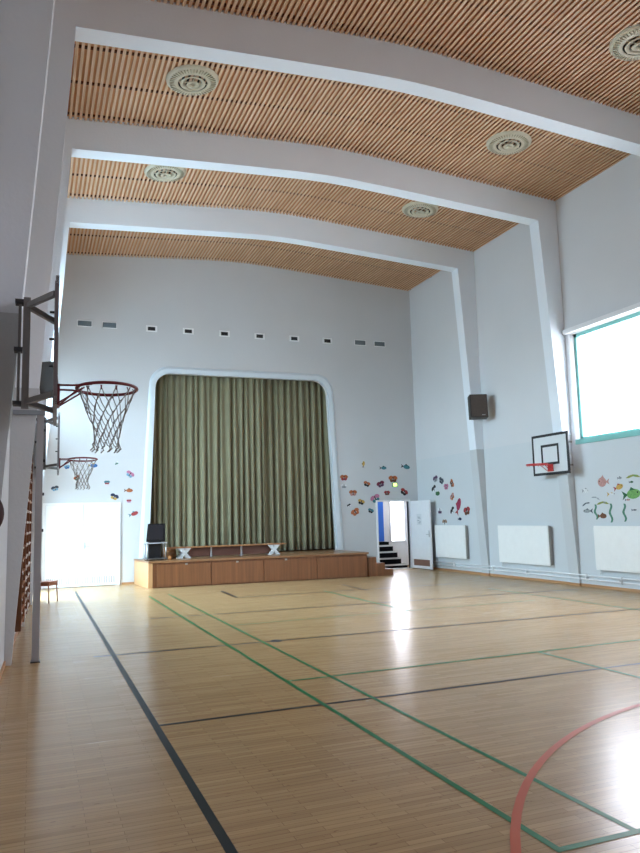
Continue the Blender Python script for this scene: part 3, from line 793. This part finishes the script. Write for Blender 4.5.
# ================================================================= LOUDSPEAKERS
def speaker(loc, rz, tilt, w_, h_, d_, lab, bl_=.12):
    t = thing('loudspeaker', lab, 'speaker', loc, rz, 'brown loudspeakers on the side walls')
    t.rotation_euler = (tilt, 0, rz)
    MB().box(-w_ / 2, w_ / 2, 0, d_, -h_ / 2, h_ / 2, b=.012).build('cabinet', BROWNC, t)
    MB().box(-w_ / 2 + .025, w_ / 2 - .025, -.012, 0, -h_ / 2 + .03, h_ / 2 - .03, b=.004).build('grille_cloth', BROWNB, t)
    MB().box(w_ / 2 - .16, w_ / 2 - .08, -.015, -.011, -h_ / 2 + .05, -h_ / 2 + .07).build('badge', CHROME, t)
    MB().box(-.04, .04, d_ - .02, d_ + bl_, -.05, .05).build('bracket', DSTEEL, t)
    return t

speaker((10.42, 15.40, 4.27), math.radians(-22), math.radians(-6), .44, .60, .28, 'dark brown loudspeaker on the right wall beside the farthest column', .60)
speaker((.31, 12.35, 3.92), math.radians(80), math.radians(-6), .34, .52, .24, 'dark brown loudspeaker on the left wall behind the near backboard', .20)

# ================================================================= BASKETBALL HOOPS
def backboard_mesh(parent, full=True):
    """board in local yz plane facing +x, centre at origin of parent at rim height"""
    z0, z1, hw = -.22, .68, .60
    bo = MB().box(-.012, .008, -hw, hw, z0, z1).build('board', mat('board_white', (.68, .70, .72, 1), .4), parent)
    def ring(a, c, z_0, z_1, t_, x):
        b = MB(); b.box(x, x + .003, a, c, z_0, z_0 + t_); b.box(x, x + .003, a, c, z_1 - t_, z_1)
        b.box(x, x + .003, a, a + t_, z_0 + t_, z_1 - t_); b.box(x, x + .003, c - t_, c, z_0 + t_, z_1 - t_); return b
    b = MB(); t_ = .055
    for q in ((-hw, hw, z0 - .002, z0 + t_), (-hw, hw, z1 - t_, z1 + .002), (-hw - .002, -hw + t_, z0 + t_, z1 - t_), (hw - t_, hw + .002, z0 + t_, z1 - t_)): b.box(-.013, .011, *q)
    b.build('border', BLACK if full else mat('border_grey', (.16, .13, .14, 1), .5), bo)
    ring(-.295, .295, .0, .45, .055, .009).build('target_square', BLACK, bo)
    return bo
def rim_mesh(parent, m, off=.375, r=.225, tilt=0.0):
    pts = [(off + r * math.cos(2 * math.pi * i / 40), r * math.sin(2 * math.pi * i / 40), -tilt * r * math.sin(2 * math.pi * i / 40)) for i in range(40)]
    ri = MB().tube(pts, .0125, 8, None, True).build('rim', m, parent)
    b = MB()
    for s in (-1, 1):
        b.tube([(.01, s * .10, 0), (.12, s * .11, 0), (off - .12, s * .19, 0)], .008, 6)
        b.tube([(.01, s * .10, -.14), (off - .17, s * .10, -.01)], .007, 6)
    b.tube([(.01, 0, -.15), (off - r + .01, 0, -.01)], .007, 6)
    b.build('brace', m, ri)
    MB().box(.0115, .03, -.085, .085, -.15, .015, b=.004).build('mount_plate', m, ri)
    b = MB()
    for i in range(12):
        a = 2 * math.pi * (i + .5) / 12
        c = Vector((off + r * math.cos(a), r * math.sin(a), 0))
        e = Vector((off + (r - .03) * math.cos(a), (r - .03) * math.sin(a), -.005))
        MB().tube([c + Vector((0, 0, -.008)), c * .5 + e * .5 + Vector((0, 0, -.035)), e], .004, 5).build('net_hook', m, ri)
    return ri
def net_mesh(parent, seed, off=.375):
    rnd = random.Random(seed); b = MB(); n = 12
    lev = [(.212, -.012), (.170, -.12), (.135, -.20), (.110, -.27), (.098, -.33), (.098, -.39), (.105, -.44)]
    jit = [[rnd.uniform(-.013, .013) for _ in range(2 * n)] for _ in lev]
    def node(l, k):
        r, z = lev[l]; k %= n * 2
        a = math.pi * k / n + math.pi / n
        jr = jit[l][k] if l > 1 else 0
        return Vector((off + (r + jr) * math.cos(a), (r + jr) * math.sin(a), z + jit[l][(k * 7) % (2 * n)] * .9))
    for l in range(len(lev) - 1):
        for k in range(n):
            k0 = 2 * k + (l % 2)
            p = node(l, k0)
            for dk in (-1, 1):
                q_ = node(l + 1, k0 + dk)
                mid = (p + q_) / 2 + Vector((0, 0, -.012))
                b.tube([p, mid, q_], .0036, 5)
    for k in range(n):
        p = node(len(lev) - 1, 2 * k + 0)
        b.tube([p, p + Vector((.01, .008, -.025)), p + Vector((-.012, -.004, -.045)), p + Vector((.012, .0, -.02))], .0045, 5)
    return b.build('net', CORD, parent)
def left_hoop(Y, xb, lab, seed, colw):
    """hoop swung out from the left-hand column: local x points into the hall"""
    t = thing('basketball_hoop', lab, 'basketball hoop', (xb, Y, 2.625), -math.radians(1.5), 'basketball hoops')
    backboard_mesh(t, False); rim_mesh(t, RED, tilt=.045); net_mesh(t, seed)
    b = MB()     # steel frame behind the board
    b.box(-.018, -.012, -.58, .58, .60, .63); b.box(-.018, -.012, -.58, .58, -.18, -.15)
    for yy in (-.50, 0, .50): b.box(-.018, -.012, yy - .014, yy + .014, -.21, .67)
    b.build('back_frame', STEEL, t)
    b = MB(); bx = -.215
    yc = 0.0
    for z in (.68 - .06, -.12):
        b = MB().bar((bx, yc, z), (-.015, -.34, z + .01), .032, .04)
        b.bar((bx, yc, z), (-.015, .42, z - .0), .032, .04)
        b.build('swing_arm', STEEL, t)
    MB().bar((bx, yc, -.17), (bx, yc, .68), .05, .05).build('pivot_post', STEEL, t); b = MB(); b.bar((bx - .05, yc + .02, -.15), (bx - .05, yc + .02, .66), .02, .02)
    b.build('hinge_rod', STEEL, t)
    b = MB()
    for z in (.65, .28, -.13): MB().box(colw, bx, yc - .02, yc + .075, z - .015, z + .015).build('wall_bracket', DSTEEL, t)
    b = MB(); 
    for z in (.5, .3, .1): MB().tube([(-.05, -.3, z), (-.015, -.3, z)], .009, 6).build('bolt', BLACK, t)
    return t
left_hoop(5.80, .145, 'basketball hoop with knotted net nearest the camera, on the left', 1, -.30)
left_hoop(12.5, .375, 'smaller looking basketball hoop with net above the double doors, far left', 2, -.36)

t = thing('basketball_hoop', 'basketball hoop on the right wall with black-edged white backboard and no net', 'basketball hoop', (10.57, 12.99, 2.60), math.pi, 'basketball hoops')
backboard_mesh(t); rim_mesh(t, REDB)
b = MB(); 
for yy in (-.35, .35):
    for z in (.45, -.05): MB().box(-.295, -.012, yy - .02, yy + .02, z, z + .04).build('wall_bracket', STEEL, t)

# ================================================================= LEFT WALL EQUIPMENT
# wall bars between the second and third columns
y0, y1 = 9.68, 12.45; xw = XL(9.68)
wb = thing('wall_bars', 'brown wooden wall bars on the left wall behind the grey post', 'wall bars', (xw, y0, .32), -math.atan(.033))
zt = 2.85
MB().box(0.01, .155, 0, .04, 0, zt, b=.004).build('upright', BARW, wb)
for yy in (.90, 1.80, 2.70): MB().box(0.01, .155, yy, yy + .04, 0, zt, b=.004).build('upright', BARW, wb)
MB().box(.005, .022, .04, 2.70, 0, zt).build('back_panel', BARW, wb)
for i in range(18):
    z = .06 + i * .155
    MB().tube([(.135, .02, z), (.135, 2.72, z)], .019, 8).build('rung', RUNG, wb)
b = MB()
for yy in (0.02, .92, 1.82, 2.72):
    for i in range(18): b.lathe([(0, .0), (.013, .0), (.013, .012), (0, .013)], 10, None, (0, 0, 0), Matrix.Translation((.155, yy, .06 + i * .155)) @ Matrix.Rotation(math.pi / 2, 4, 'Y'))
b.build('dowel_end', mat('dowel_white', (.75, .7, .62, 1), .4), wb)
# post
gp = thing('equipment_post', 'tall pale grey steel post with a cross arm beside the left column', 'post', (.072, 9.36, 0))
MB().box(-.045, .035, -.03, .07, 0, 2.90, b=.006).build('post', POSTM, gp)
MB().box(-.31, .045, -.125, -.075, 2.89, 2.945, b=.006).build('cross_arm', mat('cross_arm_grey', (.22, .24, .27, 1), .5), gp)
MB().box(-.06, .05, -.045, .085, 0, .012).build('base_plate', BLACK, gp)
b = MB()
for z in (2.72, 2.35, 1.95, 1.52): MB().tube([(.034, .0, z), (.055, .0, z)], .018, 8).build('bolt', DSTEEL, gp)
# brown alarm bell
bl_s = 1.25; bl = thing('alarm_bell', 'dark brown round bell on the nearest left column, cut by the picture edge', 'bell', (-.325, 5.95, 1.68))
bl.scale = (1, 1, 1.25)
BM = mat('dark_brown_enamel', (.045, .016, .014, 1), .7, spec=.2)
T = Matrix.Rotation(math.pi / 2, 4, 'X')
MB().lathe([(.0, .09), (.05, .085), (.10, .06), (.128, .02), (.13, 0)], 28, None, (0, 0, 0), T).build('gong', BM, bl)
MB().lathe([(.0, .105), (.015, .10), (.018, .085)], 12, None, (0, 0, 0), T).build('cap_nut', DSTEEL, bl)

# wooden chair by the left wall
ch = thing('wooden_chair', 'small reddish wooden chair near the white double doors', 'chair', (.27, 16.2, 0), math.radians(62))
MB().box(-.19, .19, -.19, .19, .40, .425, b=.008).build('seat', CHAIRW, ch)
for sx_, sy_ in ((-.165, -.165), (.165, -.165)):
    MB().tube([(sx_, sy_, .40), (sx_ * 1.12, sy_ * 1.12, 0)], [.016, .012], 8).build('leg', CHAIRW, ch)
for sx_ in (-.165, .165):
    MB().tube([(sx_, .21, .78), (sx_, .18, .42), (sx_ * 1.08, .20, 0)], [.012, .016, .012], 8).build('leg', CHAIRW, ch)
MB().box(-.17, .17, .185, .205, .62, .76, b=.006).build('backrest', CHAIRW, ch)
b = MB(); b.box(-.165, .165, -.175, -.16, .34, .39); b.box(-.165, .165, .165, .18, .34, .39); b.box(-.175, -.16, -.165, .165, .34, .39); b.box(.16, .175, -.165, .165, .34, .39)
b.build('apron', CHAIRW, ch)

# ================================================================= PAPER CUT-OUTS
PC = {}
def pc(c):
    if c not in PC:
        g_ = sum(c) / 3; k = srgb(*[v * .72 + g_ * .2 + 8 for v in c])
        PC[c] = mat('paper_%02x%02x%02x' % c, k, .8, noise=.25, nscale=30)
    return PC[c]
def ell(cx_, cz_, a, b_, rot=0, n=14):
    r = math.radians(rot)
    return [(cx_ + a * math.cos(t) * math.cos(r) - b_ * math.sin(t) * math.sin(r), cz_ + a * math.cos(t) * math.sin(r) + b_ * math.sin(t) * math.cos(r)) for t in [2 * math.pi * i / n for i in range(n)]]
def art(name, label, cat, group, pos, wall, rot, size, shapes):
    """shapes: list of (part_name or None, outline, colour, depth). Wall 'E' end wall, 'R' right wall."""
    x, y, z = pos
    if wall == 'E': to = lambda u, v, d: (u, -d, v); loc = (x, YF, z)
    else: to = lambda u, v, d: (-d, -u, v); loc = (XR, y, z)
    c, s = math.cos(math.radians(rot)), math.sin(math.radians(rot))
    t = thing(name, label, cat, loc, 0, group)
    parts = {}
    for pn, out, col, dp in shapes:
        parts.setdefault(pn, MB())
        o2 = [((u * c - v * s) * size, (u * s + v * c) * size) for u, v in out]
        parts[pn].prism(o2, [], 0.001 + dp * .002, 0.004 + dp * .002, to, pc(col))
    for pn, b_ in parts.items(): b_.build(pn, None, t)
    return t
def butterfly(label, group, pos, wall, size, rot, c1, c2, body=(40, 30, 35)):
    sh = [('wings', ell(-.42, .22, .42, .30, 28), c1, 0), ('wings', ell(.42, .22, .42, .30, -28), c1, 0.2),
          ('wings', ell(-.32, -.28, .30, .24, -30), c2, .5), ('wings', ell(.32, -.28, .30, .24, 30), c2, .7),
          ('body', ell(0, 0, .085, .48), body, 1.5)]
    return art('paper_butterfly', label, 'paper butterfly', group, pos, wall, rot, size, sh)
def fish(label, group, pos, wall, size, rot, c1, c2, hh=.34, flip=1, eye=(20, 20, 25), name='paper_fish', cat='paper fish'):
    sh = [('body', ell(.1 * flip, 0, .62, hh), c1, 0), ('tail', [(-.42 * flip, 0), (-.95 * flip, .32), (-.80 * flip, 0), (-.95 * flip, -.32)], c2, .5),
          ('fin', [(.3 * flip, hh * .8), (-.05 * flip, hh * 1.45), (-.25 * flip, hh * .75)], c2, .3), ('eye', ell(.48 * flip, hh * .2, .06, .06), eye, 1.5)]
    return art(name, label, cat, group, pos, wall, rot, size, sh)
P1, P2, P3, P4 = 'paper cut-outs left of the stage', 'paper cut-outs right of the stage', 'paper cut-outs in the corner bay', 'fish drawings under the high window'
def E(px, pz): return (px, YF, pz)
ART = [
    ('b', 'white and green paper butterfly high up between the net and the arch', 0, 'E', (2.007, 3.115), 0.068, 20, [225, 228, 230], [70, 140, 110], {}),
    ('b', 'pink and light blue paper butterfly nearest the arch edge, upper left wall', 0, 'E', (2.357, 2.82), 0.124, -35, [205, 110, 150], [110, 170, 205], {}),
    ('f', 'blue and gold paper fish behind the rim of the far hoop', 0, 'E', (1.434, 3.046), 0.133, 0, [40, 110, 190], [220, 170, 60], {}),
    ('b', "orange paper butterfly behind the far hoop's net", 0, 'E', (1.04, 2.729), 0.092, 30, [205, 100, 45], [70, 140, 110], {}),
    ('b', 'small light blue paper butterfly left behind the far hoop', 0, 'E', (0.795, 3.009), 0.078, 10, [110, 170, 205], [40, 110, 190], {}),
    ('b', 'teal and red paper butterfly midway between far net and arch', 0, 'E', (1.779, 2.609), 0.081, 0, [50, 130, 145], [185, 45, 50], {}),
    ('b', 'dark grey-blue paper butterfly alone above the left door leaf', 0, 'E', (0.518, 2.467), 0.103, 15, [60, 72, 90], [110, 170, 205], {}),
    ('f', 'orange and brown paper fish above the small red cut-out left of the arch', 0, 'E', (2.335, 2.397), 0.124, 0, [205, 100, 45], [120, 65, 35], {}),
    ('b', "dark purple and yellow paper butterfly at the double doors' upper right corner", 0, 'E', (1.965, 2.238), 0.122, -25, [25, 40, 80], [220, 170, 60], {}),
    ('b', 'small red paper butterfly left of the arch, second from the bottom', 0, 'E', (2.336, 2.124), 0.069, 0, [185, 45, 50], [205, 110, 150], {}),
    ('f', 'red and teal paper fish lowest on the left of the arch', 0, 'E', (2.466, 1.793), 0.138, 20, [185, 45, 50], [50, 130, 145], {}),
    ('f', 'yellow-brown round paper fish topmost right of the arch', 1, 'E', (9.094, 3.108), 0.106, 80, [220, 170, 60], [120, 65, 35], {}),
    ('f', 'teal and black paper fish upper middle right of the arch', 1, 'E', (9.745, 2.99), 0.126, 0, [50, 130, 145], [28, 26, 32], {}),
    ('f', 'dark teal wide paper fish at the top right near the corner', 1, 'E', (10.508, 3.023), 0.166, -10, [50, 130, 145], [28, 26, 32], {}),
    ('b', 'orange-red paper butterfly closest to the arch on its right', 1, 'E', (8.453, 2.705), 0.138, 0, [205, 100, 45], [185, 45, 50], {}),
    ('b', 'orange paper butterfly with black centre left of the magenta one', 1, 'E', (9.18, 2.516), 0.123, -20, [205, 100, 45], [28, 26, 32], {}),
    ('b', 'dark magenta paper butterfly in the middle of the right group', 1, 'E', (9.633, 2.507), 0.143, 20, [130, 30, 60], [90, 50, 95], {}),
    ('b', 'orange-brown paper butterfly directly above the exit light', 1, 'E', (10.052, 2.659), 0.164, 0, [205, 100, 45], [120, 65, 35], {}),
    ('b', 'pale orange paper butterfly in the lower left of the right group', 1, 'E', (8.725, 2.256), 0.139, 0, [205, 100, 45], [205, 140, 130], {}),
    ('b', 'red paper butterfly just below left of the exit light', 1, 'E', (9.835, 2.243), 0.108, 0, [185, 45, 50], [120, 65, 35], {}),
    ('b', 'red paper butterfly with dark tip right of the exit light', 1, 'E', (10.406, 2.266), 0.147, -35, [185, 45, 50], [28, 26, 32], {}),
    ('b', "pink and teal paper butterfly above the doorway's left corner", 1, 'E', (9.442, 2.085), 0.178, 25, [205, 110, 150], [50, 130, 145], {}),
    ('b', 'yellow and black paper butterfly low in the right group', 1, 'E', (8.98, 1.99), 0.122, -20, [220, 170, 60], [28, 26, 32], {}),
    ('b', 'small black paper butterfly low beside the arch', 1, 'E', (8.585, 1.895), 0.069, 30, [28, 26, 32], [225, 228, 230], {}),
    ('b', 'largest orange paper butterfly, lowest right of the arch', 1, 'E', (8.78, 1.702), 0.156, 30, [205, 100, 45], [205, 100, 45], {}),
    ('b', 'teal and black paper butterfly left of the open doorway', 1, 'E', (9.281, 1.727), 0.106, -20, [50, 130, 145], [28, 26, 32], {}),
    ('b', 'faint white and grey paper butterfly under the orange-red one', 1, 'E', (8.445, 2.463), 0.103, 0, [225, 228, 230], [150, 158, 162], {}),
    ('b', 'purple paper butterfly, upper left one of the corner bay group', 2, 'R', (18.457, 2.593), 0.152, 15, [90, 50, 95], [150, 158, 162], {}),
    ('b', 'dark grey paper butterfly next to the purple one on the right wall', 2, 'R', (18.133, 2.526), 0.147, -25, [60, 72, 90], [60, 72, 90], {}),
    ('b', 'small orange-brown paper butterfly, upper right of the corner bay group', 2, 'R', (17.573, 2.423), 0.14, -60, [205, 100, 45], [120, 65, 35], {}),
    ('b', 'pink paper butterfly in the middle of the corner bay group', 2, 'R', (17.888, 2.344), 0.144, 0, [205, 110, 150], [205, 110, 150], {}),
    ('b', 'black paper butterfly above the green one at the door leaf', 2, 'R', (18.567, 2.309), 0.153, 30, [28, 26, 32], [225, 228, 230], {}),
    ('f', "green paper fish just above the open door leaf's corner", 2, 'R', (18.392, 2.174), 0.18, 0, [40, 110, 60], [225, 228, 230], {}),
    ('b', 'salmon paper butterfly above the crimson crescent', 2, 'R', (17.59, 2.052), 0.14, 40, [205, 140, 130], [205, 100, 45], {}),
    ('f', 'crimson paper fish standing upright on the right wall', 2, 'R', (17.288, 1.807), 0.27, 65, [180, 25, 70], [185, 45, 50], {}),
    ('b', 'red and brown paper butterfly nearest the farthest column', 2, 'R', (16.89, 1.645), 0.183, 10, [185, 45, 50], [120, 65, 35], {}),
    ('b', 'black and white paper butterfly left of the crimson fish', 2, 'R', (17.609, 1.665), 0.14, 45, [28, 26, 32], [225, 228, 230], {}),
    ('b', 'white paper butterfly with purple spot above the far radiator', 2, 'R', (18.285, 1.676), 0.148, 0, [225, 228, 230], [90, 50, 95], {}),
    ('f', 'navy blue paper fish, lowest above the far radiator', 2, 'R', (17.25, 1.434), 0.108, 0, [25, 40, 80], [25, 40, 80], {}),
    ('b', 'tan paper butterfly resting right above the far radiator', 2, 'R', (18.052, 1.34), 0.145, 0, [170, 130, 100], [225, 228, 230], {}),
    ('f', 'large round pink paper fish top left of the fish group', 3, 'R', (11.79, 2.154), 0.196, 0, [205, 140, 130], [205, 140, 130], {'hh': 0.5, 'flip': -1}),
    ('s', 'yellow-green paper caterpillar strip at the top of the fish group', 3, 'R', (10.971, 2.218), 0.19, 0, [150, 160, 60], [110, 180, 80], {}),
    ('f', 'red and yellow paper fish right of the round pink one', 3, 'R', (11.356, 2.032), 0.157, 15, [220, 170, 60], [185, 45, 50], {}),
    ('f', 'big green paper fish with black back by the right edge', 3, 'R', (11.019, 1.88), 0.284, 5, [110, 180, 80], [40, 110, 60], {}),
    ('f', 'tiny grey paper fish above the red and yellow one', 3, 'R', (11.317, 2.209), 0.071, 0, [150, 158, 162], [60, 72, 90], {}),
    ('f', 'tiny black paper fish above the big green fish', 3, 'R', (11.02, 2.113), 0.069, 0, [40, 110, 60], [28, 26, 32], {'hh': 0.25}),
    ('f', 'long white and yellow paper fish left of the big green fish', 3, 'R', (11.559, 1.9), 0.146, 0, [225, 228, 230], [220, 170, 60], {'hh': 0.16}),
    ('f', 'white outlined paper fish nearest the column, upper one', 3, 'R', (12.296, 1.997), 0.128, 0, [225, 228, 230], [150, 158, 162], {}),
    ('s', 'thin grey paper strip in the left middle of the fish group', 3, 'R', (12.026, 1.835), 0.124, -15, [150, 158, 162], [225, 228, 230], {}),
    ('s', 'short grey paper strip nearest the column', 3, 'R', (12.324, 1.719), 0.129, 15, [60, 72, 90], [150, 158, 162], {}),
    ('f', 'pale grey paper fish low beside the column', 3, 'R', (12.294, 1.571), 0.175, 0, [150, 158, 162], [60, 72, 90], {'hh': 0.22, 'flip': -1}),
    ('s', 'yellow-green paper strip over the two seaweed stems', 3, 'R', (11.834, 1.721), 0.181, 0, [150, 160, 60], [150, 158, 162], {}),
    ('f', 'brown paper fish between the two seaweed stems', 3, 'R', (11.86, 1.463), 0.151, 0, [120, 65, 35], [120, 65, 35], {}),
    ('f', 'small salmon paper fish just under the big green fish', 3, 'R', (11.146, 1.771), 0.083, 0, [205, 140, 130], [60, 72, 90], {'hh': 0.2}),
    ('f', 'slim dark paper fish low at the right edge', 3, 'R', (10.999, 1.57), 0.082, 0, [60, 72, 90], [60, 72, 90], {'hh': 0.15}),
    ('w', 'left green paper seaweed stem over the near radiator', 3, 'R', (12.046, 1.547), 0.231, 6, [70, 140, 110], [110, 180, 80], {'h': 0.308}),
    ('w', 'middle green paper seaweed stem right of the brown fish', 3, 'R', (11.625, 1.52), 0.277, 0, [70, 140, 110], [50, 130, 145], {'h': 0.38}),
    ('w', 'right green paper seaweed stem toward the picture edge', 3, 'R', (11.257, 1.523), 0.251, 0, [70, 140, 110], [110, 180, 80], {'h': 0.352})]
for kind, lab, gi, wl_, pos, size, rot, c1, c2, extra in ART:
    g = (P1, P2, P3, P4)[gi]; size *= (1.12, 1.12, 1.08, 1.0)[gi]
    p = E(*pos) if wl_ == 'E' else (XR, pos[0], pos[1])
    if kind == 'b': butterfly(lab, g, p, wl_, size, rot, tuple(c1), tuple(c2))
    elif kind == 'f': fish(lab, g, p, wl_, size, rot, tuple(c1), tuple(c2), **extra)
    elif kind == 'w':
        hh = extra['h']
        pts = [(-.03 + .03 * math.sin(v * 9), -hh / 2 + hh * v) for v in [i / 12 for i in range(13)]]
        out = pts + [(a + .06 * (1 - .4 * abs(k / 12 - .5)), c_) for k, (a, c_) in reversed(list(enumerate(pts)))]
        art('paper_seaweed', lab, 'paper seaweed', g, p, wl_, rot, 1.0, [('stem', out, tuple(c1), 0)])
    elif kind == 's':
        art('paper_strip', lab, 'paper strip', g, p, wl_, rot, size, [('strip', [(-1, -.12), (-.6, .1), (0, .22), (.6, .14), (1, -.1), (.6, -.1), (0, .02), (-.6, -.14)], tuple(c1), 0), ('accent', ell(.3, .08, .2, .06), tuple(c2), .8)])
